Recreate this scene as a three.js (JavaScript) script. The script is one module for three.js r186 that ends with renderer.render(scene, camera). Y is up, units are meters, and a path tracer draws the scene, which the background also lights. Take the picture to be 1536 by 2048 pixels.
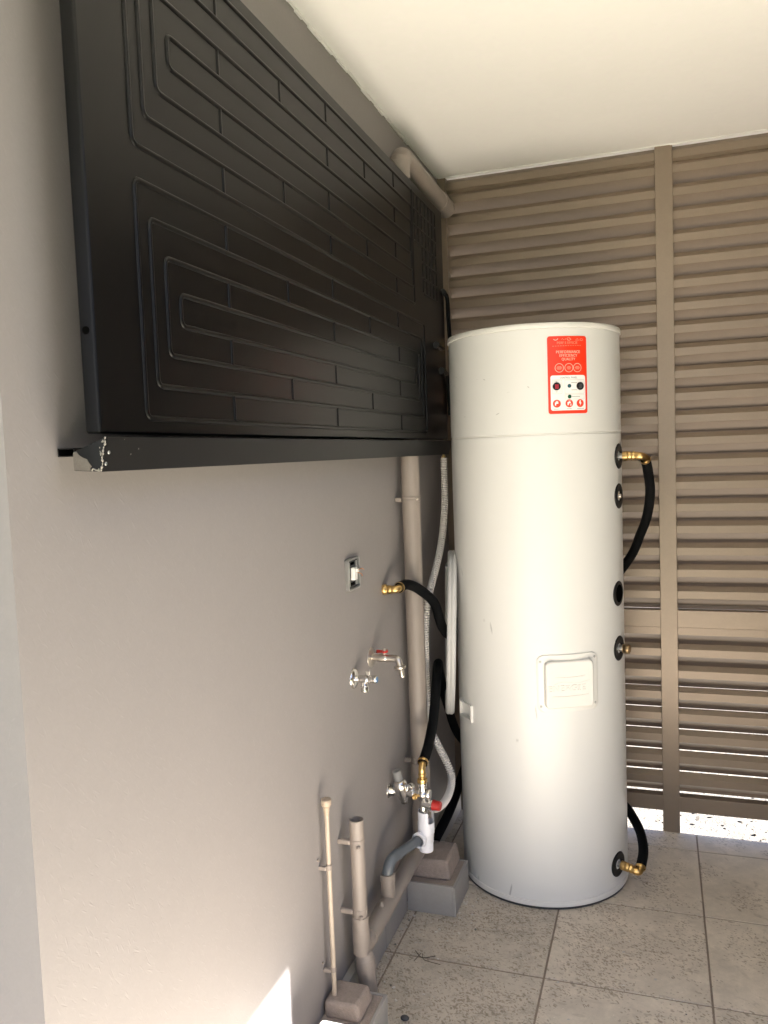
import * as THREE from 'three';
import { RoundedBoxGeometry } from 'three/addons/geometries/RoundedBoxGeometry.js';
import { mergeGeometries } from 'three/addons/utils/BufferGeometryUtils.js';
import { TextGeometry } from 'three/addons/geometries/TextGeometry.js';
import { FontLoader } from 'three/addons/loaders/FontLoader.js';
import { Brush, Evaluator, SUBTRACTION } from 'three-bvh-csg';

// ------------------------------------------------------------------ camera, sky, sun, exposure
const renderer = new THREE.WebGLRenderer({ antialias: true });
renderer.setSize(768, 1024);
renderer.toneMapping = THREE.LinearToneMapping;
renderer.toneMappingExposure = 13.2;
renderer.shadowMap.enabled = true;
const scene = new THREE.Scene();
const camera = new THREE.PerspectiveCamera(2 * Math.atan(1024 / 1621.2) * 180 / Math.PI, 0.75, 0.05, 400);
camera.position.set(0.8293, 1.5085, 3.2379);
camera.rotation.order = 'YXZ';
camera.rotation.set(-0.0714, 0.3289, -0.0374);
scene.add(camera);

const sunDir = new THREE.Vector3(1, 1.50, -0.02).normalize();
const sun = new THREE.DirectionalLight(new THREE.Color(1, 0.985, 0.97), 5);
sun.position.copy(sunDir).multiplyScalar(12).add(new THREE.Vector3(1, 0, 1.5));
sun.target.position.set(1, 0, 1.5);
sun.shadow.radius = 1;
sun.shadow.mapSize.set(2048, 2048);
Object.assign(sun.shadow.camera, { left: -8, right: 8, top: 8, bottom: -8, near: 0.5, far: 40 });
sun.castShadow = true;
scene.add(sun, sun.target);
{
  const W = 256, H = 128, d = new Float32Array(W * H * 4), v = new THREE.Vector3();
  for (let j = 0; j < H; j++) for (let i = 0; i < W; i++) {
    const phi = (i + 0.5) / W * 2 * Math.PI - Math.PI, th = ((j + 0.5) / H - 0.5) * Math.PI;
    v.set(Math.cos(th) * Math.sin(phi), Math.sin(th), Math.cos(th) * Math.cos(phi));
    const e = Math.max(0, v.y), t = 1 - Math.pow(1 - e, 3.2);
    // three's equirect: u = atan2(z, x)
    const dir = new THREE.Vector3(Math.cos(th) * Math.cos(phi), Math.sin(th), Math.cos(th) * Math.sin(phi));
    const SK = 0.33, g = Math.pow(Math.max(0, dir.dot(sunDir)), 12) * 0.35;
    const o = (j * W + i) * 4;
    d[o] = 0.53 * (1 - t) + 0.12 * t + g; d[o + 1] = 0.51 * (1 - t) + 0.2 * t + g * 0.95; d[o + 2] = 0.49 * (1 - t) + 0.42 * t + g * 0.85; d[o + 3] = 1; for (let q = 0; q < 3; q++) d[o + q] *= SK;
  }
  const tex = new THREE.DataTexture(d, W, H, THREE.RGBAFormat, THREE.FloatType);
  tex.mapping = THREE.EquirectangularReflectionMapping; tex.magFilter = tex.minFilter = THREE.LinearFilter; tex.needsUpdate = true;
  scene.background = tex; scene.environment = tex;
}

// ------------------------------------------------------------------ helpers
let seed = 7;
const rnd = () => { seed = (seed * 1664525 + 1013904223) >>> 0; return seed / 4294967296; };
const V = (x, y, z) => new THREE.Vector3(x, y, z);
const used = {};
function numbered(n) { used[n] = (used[n] || 0) + 1; return used[n] === 1 ? n : n + '_' + String(used[n] - 1).padStart(3, '0'); }
function thing(name, label, category, group, pos = [0, 0, 0]) {
  const o = new THREE.Group(); o.name = numbered(name); o.position.set(...pos); o.userData = { label, category };
  if (group) o.userData.group = group; scene.add(o); return o;
}
function struct(name, label) { const o = new THREE.Group(); o.name = numbered(name); o.userData = { kind: 'structure' }; if (label) o.userData.label = label; scene.add(o); return o; }
function merge(list) {
  const l = list.map(g => { g = g.index ? g.toNonIndexed() : g; for (const k of Object.keys(g.attributes)) if (!['position', 'normal', 'uv'].includes(k)) g.deleteAttribute(k); g.clearGroups(); return g; });
  return l.length > 1 ? mergeGeometries(l) : l[0];
}
function part(name, geo, mat, parent, label) {           // world-placed geometry under a parent (parents stay at the origin unless said)
  const m = new THREE.Mesh(Array.isArray(geo) ? merge(geo) : geo, mat); m.name = name;
  if (parent) { parent.add(m); if (parent.isGroup && parent.parent === scene) m.position.copy(parent.position).negate(); }
  if (label) m.userData.label = label;
  return m;
}
function box(x0, x1, y0, y1, z0, z1, r = 0) {
  const w = x1 - x0, h = y1 - y0, d = z1 - z0;
  const g = r ? new RoundedBoxGeometry(w, h, d, 2, r) : new THREE.BoxGeometry(w, h, d);
  g.translate((x0 + x1) / 2, (y0 + y1) / 2, (z0 + z1) / 2); return metreUV(g);
}
function metreUV(g) {                                    // uv in metres, by the way each face points
  g = g.index ? g.toNonIndexed() : g; const p = g.attributes.position, n = p.count, uv = new Float32Array(n * 2);
  const a = V(), b = V(), c = V();
  for (let i = 0; i < n; i += 3) {
    a.fromBufferAttribute(p, i); b.fromBufferAttribute(p, i + 1); c.fromBufferAttribute(p, i + 2);
    const nn = b.clone().sub(a).cross(c.clone().sub(a)); const ax = Math.abs(nn.x), ay = Math.abs(nn.y), az = Math.abs(nn.z);
    [a, b, c].forEach((q, k) => {
      const [u, v] = ax >= ay && ax >= az ? [q.z, q.y] : ay >= az ? [q.x, q.z] : [q.x, q.y];
      uv[(i + k) * 2] = u; uv[(i + k) * 2 + 1] = v;
    });
  }
  g.setAttribute('uv', new THREE.BufferAttribute(uv, 2)); return g;
}
function cyl(a, b, r0, r1 = r0, seg = 24, open = false) {
  a = V(...a); b = V(...b); const d = b.clone().sub(a), L = d.length();
  const g = new THREE.CylinderGeometry(r1, r0, L, seg, 1, open);
  g.applyQuaternion(new THREE.Quaternion().setFromUnitVectors(V(0, 1, 0), d.normalize()));
  g.translate((a.x + b.x) / 2, (a.y + b.y) / 2, (a.z + b.z) / 2); return g;
}
function lathe(a, dir, prof, seg = 28) {                 // profile [radius, along] turned about the axis a + t*dir
  const g = new THREE.LatheGeometry(prof.map(p => new THREE.Vector2(Math.max(p[0], 0), p[1])), seg);
  g.applyQuaternion(new THREE.Quaternion().setFromUnitVectors(V(0, 1, 0), V(...dir).normalize())); g.translate(...a); return g;
}
const curve = (pts, tension = 0.5) => new THREE.CatmullRomCurve3(pts.map(p => V(...p)), false, 'catmullrom', tension);
function tube(pts, r, seg = 60, rad = 14) { return new THREE.TubeGeometry(curve(pts), seg, r, rad, false); }
function bendTube(pts, rad, r, seg = 16) {               // straight runs with round bends of radius rad
  const P = pts.map(p => V(...p)), path = new THREE.CurvePath();
  let last = P[0];
  for (let i = 1; i < P.length - 1; i++) {
    const d0 = P[i - 1].clone().sub(P[i]).normalize(), d1 = P[i + 1].clone().sub(P[i]).normalize();
    const s = P[i].clone().addScaledVector(d0, rad), e = P[i].clone().addScaledVector(d1, rad);
    path.add(new THREE.LineCurve3(last, s)); path.add(new THREE.QuadraticBezierCurve3(s, P[i], e)); last = e;
  }
  path.add(new THREE.LineCurve3(last, P[P.length - 1]));
  return new THREE.TubeGeometry(path, 24 * P.length, r, seg, false);
}
function wavyTube(pts, rf, n, rad = 14) {                // tube whose radius follows rf(distance)
  const c = curve(pts), L = c.getLength(), fr = c.computeFrenetFrames(n, false), pos = [], idx = [];
  for (let i = 0; i <= n; i++) {
    const p = c.getPointAt(i / n), r = rf(i / n * L);
    for (let j = 0; j < rad; j++) { const t = j / rad * 2 * Math.PI; const q = p.clone().addScaledVector(fr.normals[i], r * Math.cos(t)).addScaledVector(fr.binormals[i], r * Math.sin(t)); pos.push(q.x, q.y, q.z); }
  }
  for (let i = 0; i < n; i++) for (let j = 0; j < rad; j++) { const a = i * rad + j, b = i * rad + (j + 1) % rad, d = a + rad, e = b + rad; idx.push(a, b, d, b, e, d); }
  const g = new THREE.BufferGeometry(); g.setAttribute('position', new THREE.Float32BufferAttribute(pos, 3)); g.setIndex(idx);
  g.setAttribute('uv', new THREE.Float32BufferAttribute(new Float32Array(pos.length / 3 * 2), 2)); g.computeVertexNormals(); return g;
}
function ring(path, thick, depth, len, axis) { }

// ------------------------------------------------------------------ noise and textures
function noiseField(N, cells, s) {                       // tileable value noise, N x N, 0..1
  let st = s >>> 0; const r = () => { st = (st * 1664525 + 1013904223) >>> 0; return st / 4294967296; };
  const g = Float32Array.from({ length: cells * cells }, r), o = new Float32Array(N * N);
  for (let y = 0; y < N; y++) { const fy = y / N * cells, y0 = fy | 0, ty = fy - y0, sy = ty * ty * (3 - 2 * ty), ya = y0 % cells * cells, yb = (y0 + 1) % cells * cells;
    for (let x = 0; x < N; x++) { const fx = x / N * cells, x0 = fx | 0, tx = fx - x0, sx = tx * tx * (3 - 2 * tx), xa = x0 % cells, xb = (x0 + 1) % cells;
      o[y * N + x] = (g[ya + xa] * (1 - sx) + g[ya + xb] * sx) * (1 - sy) + (g[yb + xa] * (1 - sx) + g[yb + xb] * sx) * sy; } }
  return o;
}
function sumNoise(N, list, s) { const o = new Float32Array(N * N); list.forEach(([c, w], k) => { const f = noiseField(N, c, s + k * 977); for (let i = 0; i < N * N; i++) o[i] += (f[i] - 0.5) * w; }); return o; }
const s8 = l => { l = Math.min(1, Math.max(0, l)); return Math.round(255 * (l <= 0.0031308 ? 12.92 * l : 1.055 * Math.pow(l, 1 / 2.4) - 0.055)); };
function colorTex(N, fn, metres) {                       // fn(i) -> linear rgb
  const d = new Uint8Array(N * N * 4);
  for (let i = 0; i < N * N; i++) { const c = fn(i, i % N, (i / N) | 0); d[i * 4] = s8(c[0]); d[i * 4 + 1] = s8(c[1]); d[i * 4 + 2] = s8(c[2]); d[i * 4 + 3] = 255; }
  return finish(d, N, metres, true);
}
function dataTex(N, fn, metres) { const d = new Uint8Array(N * N * 4); for (let i = 0; i < N * N; i++) { const v = Math.round(255 * Math.min(1, Math.max(0, fn(i, i % N, (i / N) | 0)))); d[i * 4] = d[i * 4 + 1] = d[i * 4 + 2] = v; d[i * 4 + 3] = 255; } return finish(d, N, metres, false); }
function finish(d, N, metres, srgb) {
  const t = new THREE.DataTexture(d, N, N, THREE.RGBAFormat); t.magFilter = THREE.LinearFilter; t.minFilter = THREE.LinearMipmapLinearFilter; t.generateMipmaps = true;
  t.wrapS = t.wrapT = THREE.RepeatWrapping; if (metres) t.repeat.set(1 / metres, 1 / metres); if (srgb) t.colorSpace = THREE.SRGBColorSpace; t.anisotropy = 8; t.needsUpdate = true; return t;
}
function drawDash(A, N, cx, cy, len, wid, ang, val) {    // adds an elongated blob, wrapping round
  const ca = Math.cos(ang), sa = Math.sin(ang), R = Math.ceil(len + 1);
  for (let y = -R; y <= R; y++) for (let x = -R; x <= R; x++) {
    const u = (x * ca + y * sa) / len, w = (-x * sa + y * ca) / wid, q = u * u + w * w;
    if (q < 1) { const i = ((Math.round(cy) + y + 4 * N) % N) * N + (Math.round(cx) + x + 4 * N) % N; const t = 1 - q; A[i] += val * Math.min(1, t * 2); }
  }
}
// plaster with trowelled flecks
const PN = 1024, plBump = new Float32Array(PN * PN), plN = sumNoise(PN, [[5, 0.25], [22, 0.18], [90, 0.22], [260, 0.3]], 11);
for (let k = 0; k < 3200; k++) drawDash(plBump, PN, rnd() * PN, rnd() * PN, 4 + rnd() * 12, 1.0 + rnd() * 0.9, 1.0 + (rnd() - 0.5) * 0.8, (rnd() < 0.65 ? 1 : -1) * (0.10 + rnd() * rnd() * 0.5));
const plasterBump = dataTex(PN, i => 0.5 + plBump[i] * 0.5 + plN[i] * 0.22, 0.8);
const wallRGB = [0.257, 0.237, 0.230];
const plasterCol = colorTex(PN, i => { const f = 1 + plN[i] * 0.10 + Math.max(0, plBump[i]) * 0.10; return wallRGB.map(c => c * f); }, 0.8);
const M = {};
M.wall = new THREE.MeshStandardMaterial({ map: plasterCol, bumpMap: plasterBump, bumpScale: 0.0005, roughness: 0.6 });
const pc = sumNoise(512, [[4, 0.5], [16, 0.3], [80, 0.35]], 91);
M.ceiling = new THREE.MeshStandardMaterial({ map: colorTex(512, i => [0.86, 0.85, 0.828].map(c => c * (1 + pc[i] * 0.035)), 1.3), bumpMap: dataTex(512, i => 0.5 + pc[i] * 0.5, 1.3), bumpScale: 0.0012, roughness: 0.85 });
const paintN = sumNoise(512, [[6, 0.4], [30, 0.35], [120, 0.4]], 33);
function painted(rgb, rough, amp, metres = 0.35, bump = 0.0006) {
  return new THREE.MeshStandardMaterial({ map: colorTex(512, i => rgb.map(c => c * (1 + paintN[i] * amp)), metres), roughness: rough, bumpMap: dataTex(512, i => 0.5 + paintN[i] * 0.6, metres), bumpScale: bump });
}
M.pipe = painted([0.262, 0.225, 0.197], 0.42, 0.14);
M.louvre = painted([0.255, 0.200, 0.150], 0.34, 0.10, 0.5, 0.0001);
M.louvre.metalness = 0.25;

M.side = painted([0.17, 0.14, 0.115], 0.7, 0.1, 0.5, 0.0006);
M.concrete = painted([0.30, 0.245, 0.21], 0.8, 0.4, 0.25, 0.003);
M.facing = painted([0.34, 0.325, 0.30], 0.5, 0.12, 0.3, 0.0004);
M.black = new THREE.MeshPhysicalMaterial({ roughnessMap: dataTex(512, i => 0.93 + paintN[i] * 0.05), color: new THREE.Color().setRGB(0.0032, 0.0032, 0.0035), roughness: 0.34, specularIntensity: 0.45 });
M.blackTrim = new THREE.MeshPhysicalMaterial({ color: new THREE.Color().setRGB(0.007, 0.007, 0.0075), roughness: 0.42, specularIntensity: 0.6 });
M.rubber = new THREE.MeshPhysicalMaterial({ color: new THREE.Color().setRGB(0.0028, 0.0031, 0.0036), roughness: 0.75, specularIntensity: 0.25, bumpMap: dataTex(256, (i, x, y) => ((x + y) % 8 < 4 ? 0.4 : 0.6)), bumpScale: 0.0004 });
M.rubber.bumpMap.repeat.set(40, 1.5);
M.hole = new THREE.MeshPhysicalMaterial({ color: new THREE.Color().setRGB(0.0015, 0.0015, 0.0015), roughness: 0.95, specularIntensity: 0.05 });
M.tank = new THREE.MeshPhysicalMaterial({ color: new THREE.Color().setRGB(0.72, 0.72, 0.695), roughness: 0.36, bumpMap: (() => { const a = noiseField(512, 22, 71), b = noiseField(512, 9, 72); return dataTex(512, i => a[i] * 0.5 + b[i] * 0.5); })(), bumpScale: 0.0008,
  map: (() => { seed = 4242; const A = new Float32Array(1024 * 1024); for (let k = 0; k < 16; k++) drawDash(A, 1024, rnd() * 1024, 400 + rnd() * 220, 2 + rnd() * 5, 0.8 + rnd() * 0.5, rnd() * 6, 0.12 + rnd() * 0.3); return colorTex(1024, i => { const f = 1 - Math.min(0.5, A[i]); return [f, f, f]; }); })() });
M.tankTrim = new THREE.MeshPhysicalMaterial({ color: new THREE.Color().setRGB(0.76, 0.75, 0.71), roughness: 0.4 });
M.pvc = new THREE.MeshPhysicalMaterial({ color: new THREE.Color().setRGB(0.80, 0.81, 0.86), roughness: 0.3 });
M.whitePlastic = new THREE.MeshStandardMaterial({ color: new THREE.Color().setRGB(0.78, 0.77, 0.73), roughness: 0.45 });
M.conduit = new THREE.MeshStandardMaterial({ color: new THREE.Color().setRGB(0.70, 0.67, 0.64), roughness: 0.42 });
M.greyHose = new THREE.MeshStandardMaterial({ color: new THREE.Color().setRGB(0.50, 0.50, 0.49), roughness: 0.45 });
M.greyPvc = new THREE.MeshPhysicalMaterial({ color: new THREE.Color().setRGB(0.12, 0.135, 0.15), roughness: 0.28 });
M.greyCap = new THREE.MeshStandardMaterial({ color: new THREE.Color().setRGB(0.22, 0.22, 0.215), roughness: 0.5 });
M.brass = new THREE.MeshStandardMaterial({ color: new THREE.Color().setRGB(0.72, 0.48, 0.19), metalness: 1, roughness: 0.28 });
M.bronze = new THREE.MeshStandardMaterial({ color: new THREE.Color().setRGB(0.50, 0.36, 0.2), metalness: 1, roughness: 0.38 });
M.chrome = new THREE.MeshStandardMaterial({ color: new THREE.Color().setRGB(0.72, 0.70, 0.67), metalness: 1, roughness: 0.2 });
M.nickel = new THREE.MeshStandardMaterial({ color: new THREE.Color().setRGB(0.62, 0.57, 0.51), metalness: 1, roughness: 0.32 });
M.steel = new THREE.MeshStandardMaterial({ color: new THREE.Color().setRGB(0.5, 0.5, 0.49), metalness: 1, roughness: 0.4 });
M.copper = new THREE.MeshStandardMaterial({ color: new THREE.Color().setRGB(0.66, 0.30, 0.16), metalness: 1, roughness: 0.35 });
M.red = new THREE.MeshStandardMaterial({ color: new THREE.Color().setRGB(0.42, 0.018, 0.014), roughness: 0.4 });
M.blue = new THREE.MeshStandardMaterial({ color: new THREE.Color().setRGB(0.05, 0.16, 0.36), roughness: 0.4 });
M.sealant = new THREE.MeshStandardMaterial({ color: new THREE.Color().setRGB(0.24, 0.225, 0.20), roughness: 0.6 });
M.darkGrey = new THREE.MeshStandardMaterial({ color: new THREE.Color().setRGB(0.05, 0.05, 0.052), roughness: 0.5 });

// ------------------------------------------------------------------ the setting
const W = 1.5, HC = 2.6;
const gN = sumNoise(1024, [[8, 0.35], [40, 0.4], [150, 0.5], [400, 0.5]], 5);
M.ground = new THREE.MeshStandardMaterial({ roughness: 0.95, bumpScale: 0.012, bumpMap: dataTex(1024, i => 0.5 + gN[i] * 0.8, 1.4),
  map: colorTex(1024, i => { const f = 1 + gN[i] * 0.9; return [0.075 * f, 0.066 * f, 0.054 * f]; }, 1.4) });
{
  const g = new THREE.PlaneGeometry(300, 300); g.rotateX(-Math.PI / 2); g.translate(0, -0.07, 0);
  const m = part('ground', metreUV(g), M.ground, null); m.userData.kind = 'structure'; scene.add(m);
}
{
  const lN = sumNoise(512, [[10, 0.5], [60, 0.6], [200, 0.6]], 61);
  const lm = new THREE.MeshStandardMaterial({ roughness: 1, map: colorTex(512, i => { const f = 1 + lN[i] * 0.8; return [0.055 * f, 0.075 * f, 0.028 * f]; }, 1.1), bumpMap: dataTex(512, i => 0.5 + lN[i] * 0.6, 1.1), bumpScale: 0.03 });
  const m = part('lawn', [box(1.72, 9, -0.2, -0.035, -0.2, 14), box(-6, 1.7, -0.2, -0.04, 4.72, 14)], lm, null); m.userData.kind = 'structure'; scene.add(m);
  const f = thing('boundary_fence', 'plain dark timber boundary fence beyond the lawn, outside the picture', 'fence');
  const fm = painted([0.09, 0.07, 0.055], 0.85, 0.5, 0.6, 0.002);
  for (let k = 0; k < 34; k++) part('paling', box(5.0, 5.02, -0.07, 2.35, -1.2 + k * 0.3, -0.905 + k * 0.3), fm, f);
}
// floor: concrete slab with square printed tiles, each one a piece
function tileMaps(sd, dirt = false, dens = 0.34) {
  seed = sd; const N = 1024, A = new Float32Array(N * N), B = new Float32Array(N * N), clus = sumNoise(N, [[3, 1.0], [7, 0.6], [18, 0.3]], sd + 3), fine = sumNoise(N, [[60, 0.35], [180, 0.35], [420, 0.4]], sd + 9), soft = sumNoise(N, [[4, 0.6], [12, 0.5], [30, 0.3]], sd + 21);
  for (let k = 0; k < 4300; k++) {
    const x = rnd() * N, y = rnd() * N, c = clus[(y | 0) * N + (x | 0)];
    if (c + dens < rnd() * 0.8) continue;
    drawDash(A, N, x, y, 4 + rnd() * rnd() * 22, 3 + rnd() * rnd() * 9, 0.6 + (rnd() - 0.5) * 1.5, 0.3 + rnd() * 0.7);
  }
  for (let k = 0; k < 150; k++) drawDash(B, N, rnd() * N, rnd() * N, 14 + rnd() * 50, 3 + rnd() * 16, 0.7 + (rnd() - 0.5) * 1.4, 0.38 * rnd() * rnd() + 0.04);
  for (let k = 0; k < 260; k++) drawDash(B, N, rnd() * N, rnd() * N, 1.5 + rnd() * 3, 1.2 + rnd() * 2, rnd() * 3, -0.7 * rnd());
  const map = colorTex(N, i => {
    const dk = dirt ? 1 - Math.min(0.45, Math.max(0, 0.15 + soft[i] * 0.55 + fine[i] * 0.5)) : 1;
    const t = Math.min(1, Math.max(0, A[i])) * 0.72 + Math.max(0, B[i]) * 0.7, l = Math.max(0, -B[i]) * 0.35, f = 1 + fine[i] * 0.2 + soft[i] * 0.3;
    return [(0.62 * (1 - t) + 0.25 * t + l) * f * dk, (0.545 * (1 - t) + 0.195 * t + l) * f * dk, (0.445 * (1 - t) + 0.135 * t + l * 0.95) * f * dk];
  });
  const bump = dataTex(N, i => 0.6 - Math.min(0.5, A[i] * 0.4) + fine[i] * 0.25);
  return new THREE.MeshStandardMaterial({ map, bumpMap: bump, bumpScale: 0.0008, roughness: 0.58 });
}
const tileMats = [tileMaps(101, false, 0.42), tileMaps(202, false, 0.34), tileMaps(303, false, 0.02), tileMaps(404, true, 0.3), tileMaps(505, false, 0.08)];
const floor = struct('floor');
part('slab', [box(0, 1.68, -0.2, -0.0024, -0.004, 2.372), box(-4, 1.68, -0.2, -0.0024, 2.372, 4.7)], painted([0.27, 0.215, 0.165], 0.9, 0.4, 0.2, 0.002), floor);
{
  const px = 0.4483, pz = 0.4395, xs = [0.002], zs = [-0.004];
  for (let i = 0; ; i++) { const x = 0.0509 + px * i; if (x > 2.0) break; xs.push(Math.min(x, 1.678)); }
  for (let j = 0; ; j++) { const z = 0.1332 + pz * j; if (z > 4.7) break; zs.push(z); }
  for (let i = 1; i < 9; i++) xs.unshift(0.0509 - px * i);
  const gap = 0.0030, cache = {};
  for (let i = 0; i + 1 < xs.length; i++) for (let j = 0; j + 1 < zs.length; j++) {
    if (xs[i] < 0 && zs[j] < 2.36) { if (zs[j + 1] < 2.4) continue; }
    const w = xs[i + 1] - xs[i] - 2 * gap, d = zs[j + 1] - zs[j] - 2 * gap, key = w.toFixed(3) + d.toFixed(3);
    if (!cache[key]) {
      const g = new RoundedBoxGeometry(w, 0.01, d, 1, 0.0012); const p = g.attributes.position, uv = g.attributes.uv;
      for (let k = 0; k < p.count; k++) uv.setXY(k, p.getX(k) / px + 0.5, p.getZ(k) / pz + 0.5);
      cache[key] = g;
    }
    const m = new THREE.Mesh(cache[key], tileMats[xs[i + 1] < 0.55 && xs[i] > -0.1 && zs[j] < 1.6 && zs[j] > 0.3 ? 3 : xs[i] > 0.9 ? (zs[j] > 0.9 ? 1 : j % 2 ? 2 : 4) : zs[j] < 0.5 ? 4 : j % 2]); m.name = 'floor_tile';
    m.position.set((xs[i] + xs[i + 1]) / 2, -0.005 + (rnd() - 0.5) * 0.0008, (zs[j] + zs[j + 1]) / 2);
    m.rotation.x = (rnd() - 0.5) * 0.0015; m.rotation.z = (rnd() - 0.5) * 0.0015;
    floor.add(m);
  }
}
{ const w = part('house_wall', box(-3.2, 0, -0.07, HC + 0.002, -0.02, 2.3695), M.wall, null); w.userData = { label: 'taupe rendered house wall that carries the black panel and pipes', category: 'wall' }; scene.add(w); }
{ const c = part('ceiling', box(-3.2, W + 0.022, HC, HC + 0.22, -0.07, 4.6), M.ceiling, null); c.userData.kind = 'structure'; scene.add(c); }
{ const c = thing('ceiling_cornice', 'ragged cream plaster edge where ceiling meets the louvres', 'plaster trim');
  const bits = []; seed = 51; for (let k = 0; k < 42; k++) { const x = 0.005 + k * 0.035; bits.push(box(x, x + 0.036, HC - 0.002 - rnd() * 0.004, HC - 0.0005, -0.012, 0.002 + rnd() * 0.003)); }
  for (let k = 0; k < 60; k++) { const z = 0.02 + k * 0.039; bits.push(box(0.0005, 0.004 + rnd() * 0.004, HC - 0.003 - rnd() * 0.007, HC - 0.0005, z, z + 0.04)); }
  part('plaster_edge', bits, M.ceiling, c); }
{ const w = part('side_wall', box(W, W + 0.1, -0.004, HC - 0.001, 0.0, 1.588), M.side, null); w.userData = { label: 'short brown wall closing the right side of the alcove', category: 'wall' }; scene.add(w); }
{ const w = part('side_wall_001', box(W, W + 0.1, -0.004, HC - 0.001, 2.95, 3.55), M.side, null); w.userData = { label: 'second brown side wall beyond the opening, behind the viewer', category: 'wall' }; scene.add(w); }

// ------------------------------------------------------------------ louvre screen
const screen = thing('louvre_screen', 'brown metal louvre screen closing the back of the alcove', 'louvre screen');
{
  const P = [[-0.018, 0], [0, -0.018], [0, -0.046], [-0.054, -0.0795], [-0.054, -0.0935]], th = 0.0014;
  const top = P.map(p => [p[0], p[1]]), off = P.map((p, i) => { const a = P[Math.max(0, i - 1)], b = P[Math.min(P.length - 1, i + 1)]; const dx = b[0] - a[0], dy = b[1] - a[1], L = Math.hypot(dx, dy); return [p[0] + dy / L * th, p[1] - dx / L * th]; });
  function bladeGeo(len) {
    const s = new THREE.Shape(); top.forEach((p, i) => i ? s.lineTo(...p) : s.moveTo(...p)); off.reverse().forEach(p => s.lineTo(...p)); off.reverse(); s.closePath();
    const g = new THREE.ExtrudeGeometry(s, { depth: len, bevelEnabled: false }); g.rotateY(Math.PI / 2);   // shape x -> -z, extrude -> +x
    const p = g.attributes.position; for (let i = 0; i < p.count; i++) p.setZ(i, -p.getZ(i));
    // mirrored in z: flip winding and normals
    const idx = []; for (let i = 0; i < p.count; i += 3) idx.push(i, i + 2, i + 1); g.setIndex(idx);
    const q = g.toNonIndexed(); q.computeVertexNormals(); return metreUV(q);
  }
  const bays = [[0.034, 0.8265], [0.8885, W - 0.036]];
  seed = 77;
  bays.forEach(([a, b]) => {
    const g = bladeGeo(b - a + 0.01);
    const put = y => { const m = new THREE.Mesh(g, M.louvre); m.name = 'blade'; m.position.set(a - 0.005, y, -0.010 + (rnd() - 0.5) * 0.0012); m.rotation.x = (rnd() - 0.5) * 0.012; screen.add(m); };
    for (let k = 0; k < 20; k++) put(2.5444 - 0.0832 * k);
    put(2.5965);
    for (let k = -1; k < 7; k++) put(0.7395 - 0.0841 * k);
    part('mid_rail', box(a - 0.004, b + 0.004, 0.8064, 0.8737, -0.045, -0.003, 0.002), M.louvre, screen);
    part('bottom_rail', box(a - 0.004, b + 0.004, 0.0825, 0.1425, -0.045, -0.003, 0.002), M.louvre, screen);
  });
  part('post', box(0.8265, 0.8885, -0.002, HC, -0.06, 0, 0.002), M.louvre, screen);
  part('jamb', box(0.0005, 0.034, -0.002, HC, -0.05, 0, 0.002), M.louvre, screen);
  part('jamb', box(W - 0.036, W - 0.001, -0.002, HC, -0.05, 0, 0.002), M.louvre, screen);
}

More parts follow.
